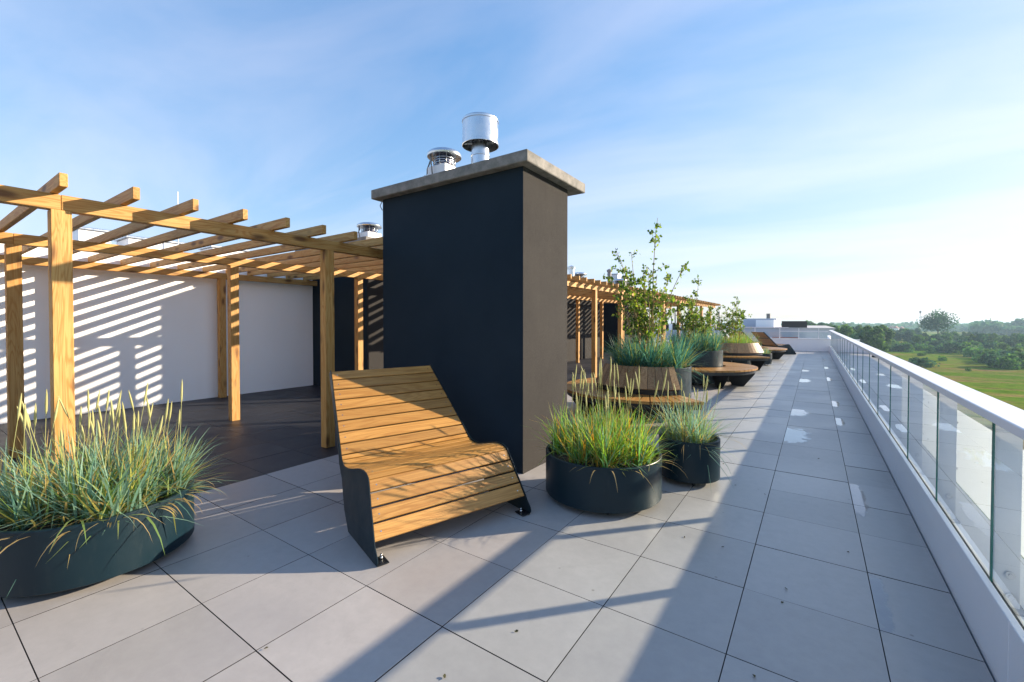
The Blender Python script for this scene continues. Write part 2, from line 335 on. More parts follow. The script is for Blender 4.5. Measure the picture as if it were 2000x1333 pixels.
def tree_leaf(name, a_, b_):
    M_ = Mat(name, a_, .8, spec=.15); g = M_.n.new('ShaderNodeNewGeometry')
    c = M_.ramp(g.outputs['Random Per Island'], [(0, a_), (1, b_)]); hv = M_.n.new('ShaderNodeHueSaturation'); M_.l.new(c, hv.inputs['Color']); M_.l.new(M_.rng(M_.oi.outputs['Random'], 0, 1, .75, 1.3), hv.inputs['Value']); M_.l.new(M_.rng(M_.oi.outputs['Random'], 0, 1, .485, .51), hv.inputs['Hue'])
    M_.base(hv.outputs[0])
    tl = M_.n.new('ShaderNodeBsdfTranslucent'); M_.l.new(hv.outputs[0], tl.inputs[0]); mx_ = M_.n.new('ShaderNodeMixShader'); mx_.inputs[0].default_value = .42; o_ = M_.n['Material Output']
    M_.l.new(M_.b.outputs[0], mx_.inputs[1]); M_.l.new(tl.outputs[0], mx_.inputs[2]); M_.l.new(mx_.outputs[0], o_.inputs[0]); return M_.m
M_crown = tree_leaf('tree_foliage', (.03, .11, .03), (.13, .26, .04))
M_crown2 = tree_leaf('dark_tree_foliage', (.02, .08, .05), (.07, .16, .06))
M_bark = Mat('bark', (.08, .06, .04), .9).m
def field():
    M_ = Mat('meadow', (.1, .12, .03), 1, spec=0); co = M_.world()
    st = M_.world((.011, .022, 1)); n0 = M_.noise(st, 1.0, 7, .62, .8); n1 = M_.noise(M_.world((.035, .08, 1)), 1.0, 6, .7, .6); n2 = M_.noise(co, .5, 6, .75)
    n3 = M_.noise(M_.world((.16, .5, 1)), 1.0, 4, .7, .4)
    c = M_.ramp(n0, [(.38, (.075, .18, .005)), (.45, (.16, .23, .017)), (.5, (.31, .20, .08)), (.55, (.11, .21, .01)), (.62, (.29, .18, .08)), (.7, (.13, .19, .025))])
    c = M_.mix(M_.rng(n1, .46, .58, 0, .6), c, (.085, .19, .004)); c = M_.mix(M_.rng(n2, .45, .68, 0, .6), c, (.03, .06, .004)); c = M_.mix(M_.rng(n3, .55, .68, 0, .6), c, (.035, .06, .008))
    M_.base(c); M_.bump(n2, .8, .5); return M_.m
M_field = field()

# ------------------------------------------------------------------ terrain
GZ = -13.0
g_ = MB(); g_.add([(-5000, -300, GZ), (5000, -300, GZ), (5000, 8000, GZ), (-5000, 8000, GZ)], [(0, 1, 2, 3)])
g_.build('ground', M_field, kind='structure')

# ------------------------------------------------------------------ own building, floors
T = .6027; X0 = -.3225; Y0 = 2.175; GAP = .0032
b = empty('apartment_building', label='white apartment building whose roof terrace carries the pergolas and planters', cat='building')
bx('terrace_structure', M_far, b, -10.4, .90, -4, 28.6, -12.9, -.06)
bx('roof_storey', M_wall, b, -22, -10.42, -4, 29.5, -12.9, 2.80)
bx('roof_covering', M_roofing, b, -22, -10.30, -4.05, 29.6, 2.803, 2.835)
M_tm = {}
def tile_mesh(wx, wy, mat):
    k = (round(wx, 3), round(wy, 3), mat.name)
    if k not in M_tm:
        m = MB(); m.box(-wx/2, wx/2, -wy/2, wy/2, -.02, 0, .0008)
        for i, f in enumerate(m.f):
            if not all(m.v[v_][2] > -.0005 for v_ in f): m.m[i] = 1        # grimy cut edges
        M_tm[k] = m.mesh('tile', [mat, M_joint])
    return M_tm[k]
def floor(name, xa, xb, ya, yb, mat):
    root = tag(empty(name), kind='structure')
    bx('joint_bed', M_joint, root, xa, xb, ya, yb, -.055, -.021)
    cells = []
    i0 = math.floor((xa-X0)/T)-1; j0 = math.floor((ya-Y0)/T)-1
    for i in range(i0, i0+60):
        for j in range(j0, j0+80):
            x_0 = max(xa, X0+i*T)+GAP/2; x_1 = min(xb, X0+(i+1)*T)-GAP/2; y_0 = max(ya, Y0+j*T)+GAP/2; y_1 = min(yb, Y0+(j+1)*T)-GAP/2
            if x_1-x_0 < .03 or y_1-y_0 < .03: continue
            cx, cy = (x_0+x_1)/2, (y_0+y_1)/2
            # how large it shows: nearest the lens, in front of it
            dep = cx*fwd.x+cy*fwd.y; lat = abs(cx*rt.x+cy*rt.y)
            vis = dep > .5 and lat < dep*1.28+.6
            cells.append(((0 if vis else 1, cx*cx+cy*cy), cx, cy, x_1-x_0, y_1-y_0))
    cells.sort(); rest = MB()
    for n_, (_, cx, cy, wx, wy) in enumerate(cells):
        dz = random.uniform(-.0012, .0012)
        if n_ < 300: link('tile', tile_mesh(wx, wy, mat), root, (cx, cy, dz), (random.uniform(-.0012, .0012), random.uniform(-.0012, .0012), 0))
        else: rest.box(cx-wx/2, cx+wx/2, cy-wy/2, cy+wy/2, -.02+dz, dz)
    if rest.v: rest.build('remaining_tiles', mat, root, kind='stuff')
floor('pale_terrace_floor', -4.5404, .648, -3, 28.38, M_tile)
floor('dark_terrace_floor', -10.08, -4.5424, -3, 28.38, M_dark)

# ------------------------------------------------------------------ balustrade
bal = empty('balustrade', label='white framed glass balustrade running the length of the terrace edge', cat='balustrade')
for k in range(11):
    ya_, yb_ = -3.2+k*2.868, -3.2+(k+1)*2.868-.0025
    bx('curb', M_whm, bal, .655, .684, ya_, min(yb_, 28.35), -.04, .33, .003)
    bx('handrail', M_whm, bal, .622, .760, ya_+.9 if k else ya_, min(yb_+.9, 28.36), 1.102, 1.143, .004)
bx('gasket', M_gapm, bal, .685, .70, -3.2, 28.35, .20, .315)
bx('parapet_base', M_whm, bal, .701, .982, -3.2, 28.35, -.04, .20)
YJ = [2.91+1.105*k for k in range(-6, 23)]
pm = MB(); pm.box(-.0, .085, -.006, .006, .2, 1.101, .001); post_me = pm.mesh('post', M_whm)
dm = MB(); dm.tube([(0, -.001, 0), (0, -.010, 0)], .016, 14); dm.tube([(0, -.010, 0), (0, -.014, 0)], .008, 6); disc_me = dm.mesh('bolt', M_chrome)
fm = MB(); fm.box(-.0, .10, -.05, .05, .2005, .212, .002); foot_me = fm.mesh('base_plate', M_rubber)
for y in YJ:
    p = link('post', post_me, bal, (.704, y+.02, 0))
    for z in (.262, .362): link('bolt', disc_me, p, (.052, -.006, z))
    link('base_plate', foot_me, p, (0, 0, 0))
gm = MB(); L_ = 1.105-.007
gm.add([(0, 0, 0), (0, L_, 0), (0, L_, .85), (0, 0, .85)], [(0, 1, 2, 3)], 0)
e_ = .004
for y0_, y1_ in ((0, .002), (L_-.002, L_)): gm.box(-e_, e_, y0_, y1_, 0, .85, mi=1)
gl_me = gm.mesh('glass_pane', [M_glass, M_gedge])
om = MB(); om.box(0, .004, .0004, 1.1046, 0, .60); op_me = om.mesh('opal_panel', M_opal)
sm_ = MB(); sm_.tube([(-.0, 0, 0), (-.006, 0, 0)], .009, 8); stud_me = sm_.mesh('stud', M_chrome)
for y in YJ[:-1]:
    if y > 28: break
    link('glass_pane', gl_me, bal, (.6925, y+.0035, .25))
    o = link('opal_panel', op_me, bal, (.985, y, .2015))
    for yy in (.12, .98):
        for zz in (.12, .5): link('stud', stud_me, o, (0, yy, zz))
# ------------------------------------------------------------------ end wall and its rail
ew = empty('end_parapet', label='low white parapet closing the far end of the walkway, railed with glass', cat='parapet')
bx('parapet_wall', M_wall, ew, -6, 1.92, 28.385, 28.62, -.05, .635, .005)
bx('coping', M_whm, ew, -6.02, 1.94, 28.365, 28.65, .637, .665)
for x in (-4.05, -2.85, -1.62, -.72, .18): bx('post', M_whm, ew, x-.02, x+.02, 28.47, 28.51, .667, 1.23)
bx('top_rail', M_whm, ew, -6, -1.2, 28.46, 28.52, 1.232, 1.275)
bx('top_rail', M_whm, ew, -1.62, .6, 28.53, 28.58, 1.03, 1.07)
m = MB(); m.add([(-6, 28.5, .72), (.6, 28.5, .72), (.6, 28.5, 1.02), (-6, 28.5, 1.02)], [(0, 1, 2, 3)]); m.build('glass_pane', M_glass, ew)

# ------------------------------------------------------------------ walls and blocks
wl = empty('white_wall', (-10.08, 0, 0), label='tall smooth white rendered wall behind the nearer pergola', cat='wall')
m = MB(); m.box(-.3, 0, -3, 5.95, -.05, 2.84); m.build('render', M_wall, wl)
m = MB(); m.box(-.34, .03, -3, 5.95, 2.842, 2.865); m.build('coping', M_galv, wl)
def block(y0, y1, label, x1=-8.0, z1=3.08):
    r_ = empty('stucco_block', (x1, y0, 0), label=label, cat='shaft')
    m = MB(); shade_faced_box(m, -2.6, 0, 0, y1-y0, -.05, z1); m.build('body', [M_stucco, M_navy_shade], r_)
    m = MB(); m.box(-2.7, .1, -.1, y1-y0+.1, z1+.002, z1+.1, .006); m.build('cap', M_conc, r_)
    return r_
block(5.96, 9.3, 'dark stucco block at the end of the white wall, partly behind the big chimney', z1=3.26)
block(14.2, 18.6, 'dark stucco block behind the far pergola, first one right of the big chimney')
block(21.4, 24.6, 'dark stucco block behind the far pergola, the more distant one')
r_ = empty('shadow_blocker', (-6.3, 7.1, 0), label='unseen slim dark shadow blocker added right behind the big chimney', cat='shaft')  # added out of view to cast the shadow edge on the white wall
m = MB(); shade_faced_box(m, -.40, 0, 0, .32, -.05, 3.72); m.build('body', [M_stucco, M_navy_shade], r_)
m = MB(); m.box(-.44, .04, -.04, .36, 3.722, 3.78); m.build('cap', M_conc, r_)
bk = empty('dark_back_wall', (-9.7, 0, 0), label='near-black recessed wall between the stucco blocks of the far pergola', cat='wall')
m = MB(); m.box(-.2, 0, 9.41, 14.09, -.05, 2.9); m.box(-.2, 0, 18.71, 21.29, -.05, 2.9); m.box(-.2, 0, 24.71, 27.2, -.05, 2.9); m.build('panel', M_navy_shade, bk)

# ------------------------------------------------------------------ big chimney
ch = empty('chimney', (-3.48, 3.63, 0), label='big free-standing dark stucco chimney with a concrete cap beside the lounger', cat='chimney')
m = MB(); shade_faced_box(m, -1.07, 1.07, 0, .94, -.02, 3.08); m.build('body', [M_stucco, M_navy_shade], ch)
m = MB(); m.box(-1.175, 1.18, -.1, 1.19, 3.082, 3.197, .008); m.build('cap', M_conc, ch)
m = MB(); m.tube([(-1.05, -.012, 3.078), (-1.085, -.03, 3.0), (-1.06, -.02, 2.95), (-1.075, .1, 2.93)], .006, 6); m.build('cable', M_wire, ch)
def make_fan(loc, label, s=1.0, rz=0):
    r_ = empty('roof_fan', loc, rz, label, 'roof fan', 'roof fans on the chimney caps'); r_.scale = (s, s, s)
    m = MB(); m.box(-.19, .19, -.19, .19, 0, .30, .01); m.build('housing', M_whm, r_)
    m = MB()
    for k in range(4): m.lathe([(.165, .325+k*.03), (.18, .318+k*.03), (.165, .311+k*.03)], 24)
    for k in range(10):
        an = k*math.pi/5; m.tube([(.17*math.cos(an), .17*math.sin(an), .30), (.17*math.cos(an), .17*math.sin(an), .44)], .006, 5)
    m.build('grille', M_galv, r_)
    m = MB(); m.lathe([(.13, .30), (.13, .44)], 24); m.build('rotor', Mat('blue_rotor', (.02, .03, .14), .4).m if 'blue_rotor' not in bpy.data.materials else bpy.data.materials['blue_rotor'], r_)
    m = MB(); pr_ = [(.27, .435), (.275, .455)]+[(.275*math.cos(t*math.pi/2/7)**.8 if t < 7 else .001, .455+.075*math.sin(t*math.pi/2/7)) for t in range(1, 8)]
    m.lathe(pr_, 36); m.lathe([(.001, .436), (.27, .435)], 36); m.build('hood', M_galv, r_)
    m = MB(); m.tube([(-.20, -.1, .42), (-.26, -.12, .30), (-.27, -.12, .15), (-.23, -.12, .03)], .012, 7); m.tube([(-.1, -.2, .43), (-.05, -.24, .3), (-.03, -.23, .15)], .012, 7); m.build('cable', M_wire, r_)
    m = MB(); m.box(-.31, -.19, -.16, -.02, .06, .22, .008); m.build('switch_box', M_whm, r_)
    return r_
make_fan((-3.93, 4.1, 3.2), 'white box roof fan with a round hood on the big chimney beside the flue', .8).scale = (.8, .8, .98)
make_fan((-8.96, 6.75, 3.362), 'white box roof fan with a round hood seen just above the near pergola rafters', 1.08)
fl = empty('flue', (-3.34, 4.1, 3.198), label='shiny galvanised flue with a wide drum cowl on top of the big chimney', cat='flue')
m = MB(); m.lathe([(.135, 0), (.13, .03), (.112, .04), (.110, .17), (.115, .175), (.115, .185), (.110, .19), (.107, .31), (.113, .315), (.113, .33), (.107, .335), (.104, .50)], 40); m.build('pipe', M_galv, fl)
m = MB(); m.lathe([(.214, .44), (.220, .442), (.220, .468), (.215, .472), (.213, .712), (.219, .717), (.219, .738), (.208, .752), (.001, .758)], 56); m.lathe([(.211, .44), (.209, .70)], 56); m.lathe([(.209, .70), (.001, .70)], 40); m.build('cowl', M_galv, fl)
m = MB()
for k in range(4):
    an = k*math.pi/2+.5; m.tube([(.105*math.cos(an), .105*math.sin(an), .48), (.211*math.cos(an), .211*math.sin(an), .48)], .008, 6)
m.build('bracket', M_galv, fl)

# ------------------------------------------------------------------ pergolas
def beam_obj(name, par, p0, L, wy, hz, axis, end=.0):
    m = MB(); m.box(0, L, -wy/2, wy/2, 0, hz, .004)
    rot = {'x': (0, 0, 0), 'y': (0, 0, R(90)), 'z': (0, R(-90), 0)}[axis]
    return m.build(name, M_pine, par, p0, rot)
_cache = {}
def tim(name, par, p0, L, wy, hz, axis):
    k = (round(L, 3), wy, hz, axis)
    rot = {'x': (0, 0, 0), 'y': (0, 0, R(90)), 'z': (0, R(-90), 0)}[axis]
    if k not in _cache:
        m = MB()
        if axis == 'z': m.box(0, L, -wy/2, wy/2, -hz/2, hz/2, .004)
        else: m.box(0, L, -wy/2, wy/2, 0, hz, .004)
        _cache[k] = m.mesh(name, M_pine)
    return link(name, _cache[k], par, p0, rot)
XF, XM, XB = -4.925, -7.46, -9.94
def pergola(label, ya, yb, ys_f, ys_m, ys_b, r0):
    pg = empty('pergola', label=label, cat='pergola', group='pine pergolas along the terrace')
    for x, ys in ((XF, ys_f), (XM, ys_m), (XB, ys_b)):
        for y in ys: tim('post', pg, (x, y, 0.001), 2.398, .118, .115, 'z')
        # beams in lengths that butt over posts
        cuts = [ya]+[y for k, y in enumerate(ys) if k % 2 == 1 and ya+1 < y < yb-1]+[yb]
        for c0, c1 in zip(cuts[:-1], cuts[1:]): tim('beam', pg, (x, c0+.001, 2.40), c1-c0-.002, .095, .12, 'y')
    y = r0
    while y < yb-.03:
        if y > ya+.02: tim('rafter', pg, (-10.06, y, 2.5215), 10.06-4.57+random.uniform(-.012, .012), .048, .10, 'x')
        y += .412
    return pg
pergola('fresh pine pergola on square posts in front of the white wall, left of the chimney', -2.2, 8.72, [-1.44, .82, 3.095, 5.35], [-1.44, .87, 3.11, 5.36, 7.6], [-.6, 1.66, 3.93], .785-.412*7)
pergola('long fresh pine pergola receding behind the birches, right of the chimney', 8.75, 28.0, [8.85, 10.9, 12.8, 15.05, 17.3, 19.7, 22.0, 24.3, 26.6], [8.85, 10.7, 12.8, 15.0, 17.25, 19.7, 22.0, 24.3, 26.6], [], 8.85)

# ------------------------------------------------------------------ roof things
def skylight(x, y, wx, wy, z0, z1, label):
    r_ = empty('skylight', (x, y, z0), label=label, cat='skylight')
    m = MB(); m.box(-wx/2, wx/2, -wy/2, wy/2, 0, z1-z0-.05, .01); m.build('curb', M_whm, r_)
    m = MB(); m.box(-wx/2-.04, wx/2+.04, -wy/2-.04, wy/2+.04, z1-z0-.048, z1-z0, .01); m.build('lid', M_galv, r_)
skylight(-12.6, 2.55, .6, .50, 2.836, 3.46, 'small white roof light with a metal lid above the white wall')
skylight(-12.6, 3.55, .8, 1.0, 2.836, 3.39, 'long white roof light above the white wall, second from the left')
skylight(-12.6, 5.05, .7, .8, 2.836, 3.42, 'white roof light above the wall nearest to the stucco block')
m = MB(); m.tube([(0, 0, 0), (0, 0, 1.66)], .011, 6); m.tube([(0, 0, 0), (0, 0, .06)], .06, 10); o = m.build('lightning_rod', M_whm, loc=(-12, 3.88, 2.836)); tag(o, 'thin upright lightning rod on the roof above the white wall', 'lightning rod')
def vent(kind, x, y, z, h, s, label):
    if kind == 'fan': make_fan((x, y, z), label, s); return
    z = min(z, 3.181); r_ = empty('vent_pipe' if kind != 'box' else 'roof_unit', (x, y, z), label=label, cat='vent pipe' if kind != 'box' else 'roof unit')
    if kind == 'box':
        m = MB(); m.box(-s, s, -s, s, 0, h, .02); m.build('housing', M_whm, r_); m = MB(); m.box(-s*1.1, s*1.1, -s*1.1, s*1.1, h+.002, h+.06, .01); m.build('lid', M_galv, r_)
    else:
        m = MB(); m.lathe([(s*1.3, 0), (s, .05), (s, h)], 16); m.build('pipe', M_galv if kind == 'bright' else M_wire, r_)
        m = MB(); m.lathe([(s*1.35, h-.12), (s*1.4, h-.02), (.001, h+.05)], 16); m.lathe([(s*1.35, h-.12), (.001, h-.12)], 16); m.build('cowl', M_galv if kind == 'bright' else M_wire, r_)
vent('bright', -9.0, 17.45, 3.18, .85, .13, 'bright metal vent pipe just right of the big chimney top')
vent('fan', -9.0, 18.25, 3.18, 0, 1.25, 'small roof fan beside the bright vent pipe above the far pergola')
vent('dark', -9.0, 21.8, 3.18, 1.15, .10, 'tall dark vent pipe standing alone above the far pergola')
vent('fan', -9.0, 23.3, 3.18, 0, 1.5, 'roof fan left of the square unit above the far pergola')
vent('box', -9.6, 24.0, 3.18, 1.1, .3, 'square pale roof unit rising behind the birch leaves')
vent('dark', -10.4, 27.6, 3.05, 1.5, .16, 'dark pipe pair member left above the far pergola behind the tall birch')
vent('bright', -10.4, 28.4, 3.05, 1.45, .26, 'wide bright flue behind the tall birch crown')
vent('dark', -8.9, 15.7, 3.18, .42, .07, 'short dark vent stub on the first far stucco block')
vent('bright', -10.4, 25.4, 3.05, .9, .12, 'short bright vent between the roof unit and the birch')

# ------------------------------------------------------------------ lounger
PROF = [(1.436, 1.080), (1.367, 1.009), (1.292, .930), (1.214, .851), (1.139, .774), (1.065, .697), (.992, .619), (.915, .541), (.845, .468), (.812, .440), (.772, .419), (.715, .408), (.63, .414), (.545, .434), (.46, .458), (.38, .477), (.31, .485), (.25, .481), (.203, .460), (.152, .385), (.100, .304), (.040, .226), (-.026, .130)]
def wl_(z): return max(0, .133*(z-.14))
def wr_(z): return 1.225-.04*z if z < .5 else 1.205-.16*(z-.5)
def make_lounger():
    # local frame: +X = width, +Y = depth (towards the back), Z up
    r_ = empty('lounger', label='double lounger of honey-coloured slats in dark steel sides, beside the big chimney', cat='lounger', group='slatted double loungers')
    for (u0, z0), (u1, z1) in zip(PROF[:-1], PROF[1:]):
        a0 = Vector((u0, z0)); a1 = Vector((u1, z1)); d_ = (a1-a0); Ls = d_.length; d_.normalize(); n_ = Vector((-d_[1], d_[0]))
        if n_[1] > 0: n_ = -n_
        g = .0062 if Ls > .075 else .0035
        p0 = a0+d_*g; p1 = a1-d_*g; q0 = p0+n_*.024; q1 = p1+n_*.024; b_ = d_*.003
        pts = [p0+b_, p1-b_, p1+n_*.003, q1, q0, p0+n_*.003]; vs = []
        for side_ in (0, 1):
            for p in pts: vs.append(((wl_(p[1])+.006) if side_ == 0 else wr_(p[1])-.006, p[0], p[1]))
        n6 = 6; fs = [tuple(range(n6)), tuple(range(2*n6-1, n6-1, -1))]+[(i, n6+i, n6+(i+1) % n6, (i+1) % n6) for i in range(n6)]
        m = MB(); m.add(vs, fs); m.build('slat', M_slat, r_)
    for (u0, z0), (u1, z1) in zip(PROF[:-1], PROF[1:]):
        uc, zc = (u0+u1)/2, (z0+z1)/2; tn = Vector((0, u1-u0, z1-z0)).normalized(); nn = Vector((1, 0, 0)).cross(tn); nn = nn if nn.z > 0 else -nn
        if math.hypot(u1-u0, z1-z0) < .06: continue
        m = MB()
        for xs in (wl_(zc)+.05, wr_(zc)-.05): m.tube([Vector((xs, uc, zc))-nn*.001, Vector((xs, uc, zc))+nn*.0008], .0048, 8)
        m.build('slat_screws', M_chrome, r_, kind='stuff')
    top = [(u-.006 if z < .4 and u < .3 else u, z+.010) for u, z in PROF]
    outl = [(-.052, .105)]+top[::-1]+[(1.448, 1.082)]+[(u+.032, z-.028) for u, z in PROF[:9]]+[(.86, .41), (.745, .32), (.6, .13), (.505, .0), (-.02, .0), (-.078, .006), (-.095, .03), (-.088, .06)]
    import mathutils
    tri = mathutils.geometry.tessellate_polygon([[Vector((u, z, 0)) for u, z in outl]])
    for s_ in (0, 1):
        m = MB(); n_ = len(outl); vs = []
        for th in (0, 1):
            for u, z in outl: vs.append(((wl_(z) if s_ == 0 else wr_(z))+((-.0045 if s_ == 0 else .0045) if th else 0), u, z))
        fs = []
        for t in tri: fs.append(tuple(t)); fs.append(tuple(n_+i for i in t)[::-1])
        for i in range(n_): fs.append((i, (i+1) % n_, n_+(i+1) % n_, n_+i))
        m.add(vs, fs); sp = m.build('side_panel', M_pot, r_)
        xx = .0 if s_ == 0 else 1.225; sg = 1 if s_ == 0 else -1
        m = MB(); m.box(xx+sg*.002, xx+sg*.075, -.085, .02, .004, .012, .002); m.build('foot_flange', M_black, sp)
        m = MB(); m.tube([(xx+sg*.045, -.02, .0125), (xx+sg*.045, -.02, .03)], .012, 8); m.tube([(xx+sg*.045, -.02, .03), (xx+sg*.045, -.02, .045)], .007, 8); m.build('bolt', M_chrome, sp)
    for u, z in ((1.2, .80), (.8, .38), (.2, .42)):
        m = MB(); m.box(wl_(z)+.006, wr_(z)-.008, u+.02, u+.045, z-.05, z-.015); m.build('crossbar', M_black, r_)
    return r_
LG = make_lounger()
# local +X -> (sin18, cos18), local +Y -> (-cos18, sin18)
LG.location = (-2.311, 1.756, 0); LG.rotation_euler = (0, 0, R(72))
m = MB()
for k in range(3): m.box(k*.016, k*.016+.009, -.002, .008, 0, .001)
for (xx, yy, rz, lb) in ((-.8, 24.8, R(140), 'dark lounger side-on at the far walkway end, nearer of the two'), (-1.9, 26.4, R(137), 'dark lounger half hidden by rusty grasses at the far end')):
    c_ = copy_tree(LG); c_.location = (xx, yy, 0); c_.rotation_euler = (0, 0, rz-R(13)); c_['label'] = lb

# ------------------------------------------------------------------ planters and grass
def make_pot(name, loc, r, h, label, z0=.05, n=64):
    r_ = empty(name, (*loc, 0), label=label, cat='planter', group='round anthracite steel planters')
    m = MB(); m.lathe([(r-.004, z0), (r, z0+.004), (r, h-.004), (r-.003, h), (r-.022, h), (r-.026, h-.004), (r-.026, h-.12)], n); m.lathe([(r-.004, z0), (.001, z0)], n); m.build('pot', M_pot, r_)
    m = MB(); vs = [(0, 0, h-.045)]; fs = []
    rings = 6
    for i in range(1, rings+1):
        for k in range(28):
            an = 2*math.pi*k/28; rr = (r-.026)*i/rings; vs.append((rr*math.cos(an), rr*math.sin(an), h-.05+random.uniform(-.014, .014)))
    for k in range(28): fs.append((0, 1+k, 1+(k+1) % 28))
    for i in range(rings-1):
        for k in range(28): a0 = 1+i*28; fs.append((a0+k, a0+28+k, a0+28+(k+1) % 28, a0+(k+1) % 28))
    m.add(vs, fs, 0, True); m.build('soil', M_soil, r_)
    for k in range(4):
        an = k*math.pi/2+.5; cx, cy = (r-.11)*math.cos(an), (r-.11)*math.sin(an)
        m = MB(); m.tube([(cx-.012, cy, .0255), (cx+.012, cy, .0255)], .025, 14); m.box(cx-.02, cx+.02, cy-.012, cy+.012, .04, z0+.001); m.build('caster', M_rubber, r_)
    return r_
def blade(m, p, az, L, lean, curl, wd, mi=0, seg=4):
    # p root, az direction of lean, lean initial angle from vertical, curl total extra bend
    d = Vector((math.cos(az), math.sin(az), 0)); s = Vector((-math.sin(az), math.cos(az), 0)); q = Vector(p); vs = []; th = lean
    tw = random.uniform(-.9, .9); s = (s*math.cos(tw)+d*math.sin(tw))
    for i in range(seg+1):
        t = i/seg; ww = wd*(1-t**1.6)*.5*(.75+.5*min(1, t*3)) if i < seg else 0
        if i < seg: vs += [q-s*ww, q+s*ww]
        else: vs.append(q.copy())
        q = q+(d*math.sin(th)+Vector((0, 0, 1))*math.cos(th))*(L/seg); th += curl/seg
    fs = [(2*i, 2*i+1, 2*i+3, 2*i+2) for i in range(seg-1)]+[(2*seg-2, 2*seg-1, 2*seg)]
    m.add(vs, fs, mi, True)
def grass(name, loc, r, h, label, nb, Lm, mat, nspk, spk, tufts=9, droop=10, lean=.45, wd=.008, seed=1, group='ornamental grasses in the round planters', fill=1.0, straw=.12, tall=0):
    random.seed(seed)
    r_ = empty(name, (*loc, h-.05), label=label, cat='ornamental grass', group=group)
    m = MB(); cs = []
    for k in range(tufts):
        an = k*2.4+random.uniform(-.3, .3); rr = (r-.1)*math.sqrt((k+.4)/tufts)*fill; cs.append((rr*math.cos(an), rr*math.sin(an)))
    for i in range(nb):
        c = cs[i % tufts]; ra = abs(random.gauss(0, .055)); an = random.uniform(0, 2*math.pi)
        p = (c[0]+ra*math.cos(an), c[1]+ra*math.sin(an), -.01)
        if math.hypot(p[0], p[1]) > r-.04: p = (p[0]*.85, p[1]*.85, -.01)
        # lean outwards from the tuft, slightly out of the pot
        az = math.atan2(p[1]-c[1]*.55, p[0]-c[0]*.55)+random.gauss(0, 1.1); L = Lm*random.uniform(.38, 1.2)
        blade(m, p, az, L, abs(random.gauss(lean*.5, lean*.75)), random.uniform(-.2, 1.4), wd*random.uniform(.6, 1.25), 0, 4)
    for i in range(int(nb*straw)):
        c = cs[i % tufts]; az = random.uniform(0, 6.28); blade(m, (c[0]+random.gauss(0, .04), c[1]+random.gauss(0, .04), -.01), az, Lm*random.uniform(.3, .8), random.uniform(.5, 1.2), random.uniform(.3, 1.2), wd*.7, 1, 4)
    for i in range(droop):   # dry blades hanging over the rim
        az = random.uniform(0, 6.28); p = ((r-.05)*math.cos(az), (r-.05)*math.sin(az), .0)
        blade(m, p, az+random.gauss(0, .15), random.uniform(.16, .38), random.uniform(.9, 1.2), random.uniform(1.4, 2.0), wd*.8, 1, 6)
    m.build('leaf_blades', [mat, M_straw], r_, kind='stuff')
    for k in range(nspk):
        c = cs[k % tufts]; x, y = c[0]+random.gauss(0, .06), c[1]+random.gauss(0, .06); L = spk*random.uniform(.72, 1.08); az = random.uniform(0, 6.28); ln = abs(random.gauss(0, .13))
        d = Vector((math.cos(az)*math.sin(ln), math.sin(az)*math.sin(ln), math.cos(ln))); bend = Vector((math.cos(az), math.sin(az), 0))*.04
        m = MB(); P = [d*L*t+bend*t*t for t in (0, .4, .78)]; m.tube(P, [.002, .0018, .0015], 4, 0, False)
        H = .1+.05*random.random(); q0 = P[-1]; ax = (d+bend*1.5).normalized(); hp = []; hr = []
        for t in range(6): hp.append(q0+ax*L*.22*t/5); hr.append([.002, .0062, .0068, .006, .0045, .001][t])
        m.tube(hp, hr, 5, 0, False); m.build('seed_spike', M_spike, r_, (x, y, 0))
    return r_
PA = (-1.54, 3.59); PB = (-1.005, 4.44); PL = (-3.83, .79); PC = (-2.28, 7.25); PD = (-2.53, 11.75); PE = (-2.3, 16.6); PF = (-2.35, 21.2)
make_pot('planter', PA, .5, .40, 'low wide anthracite planter of yellow-green grass right of the big chimney')
make_pot('planter', PB, .28, .42, 'small anthracite planter of grass tucked behind the low wide planter')
make_pot('planter', PL, .5, .40, 'low wide anthracite planter in the bottom left corner of the picture')
make_pot('planter', PC, .656, .82, 'tall anthracite planter holding the tallest birch inside the nearest ring bench')
make_pot('planter', PD, .656, .84, 'tall anthracite planter holding a birch inside the second ring bench')
make_pot('planter', PE, .62, .66, 'tall anthracite planter behind the sunlit slatted backrest of the third ring bench')
make_pot('planter', (-2.45, 21.2), .6, .55, 'anthracite planter of low grass inside the farthest ring bench')
make_pot('planter', (-1.55, 18.0), .3, .42, 'small dark planter on the floor beyond the third ring bench')
grass('lyme_grass', PL, .5, .40, 'big blue-green lyme grass with straw blades in the bottom left planter', 2300, .45, M_blade, 40, .72, 17, 34, .8, .0125, 11)
grass('lyme_grass', PA, .5, .40, 'yellow-green lyme grass with upright spikes in the low wide planter by the chimney', 1700, .41, M_bladeG, 36, .80, 15, 12, .55, .0115, 12)
grass('lyme_grass', PB, .28, .42, 'sparse splayed grass in the small planter behind the low wide one', 640, .44, M_blade, 14, .68, 6, 10, .8, .008, 13)
grass('lyme_grass', PC, .656, .82, 'dense deep blue-green grass under the tallest birch', 2600, .60, M_bladeB, 10, .8, 17, 8, .75, .0125, 14)
grass('lyme_grass', PD, .656, .84, 'dense green grass under the second birch', 2000, .62, M_bladeB, 8, .8, 15, 6, .7, .014, 15)
grass('lyme_grass', PE, .62, .66, 'green and amber grass under the third birch', 1300, .62, M_bladeG, 10, .9, 12, 0, .5, .011, 16)
grass('rusty_grass', (-2.45, 21.2), .6, .55, 'low grey-green grass with rusty upright stems in the farthest planter', 800, .32, M_bladeO, 26, .62, 10, 0, .5, .012, 17)
grass('rusty_grass', (-1.55, 18.0), .3, .42, 'short soft grass in the small planter beyond the third ring bench', 260, .3, M_blade, 0, .5, 4, 0, .5, .009, 18)

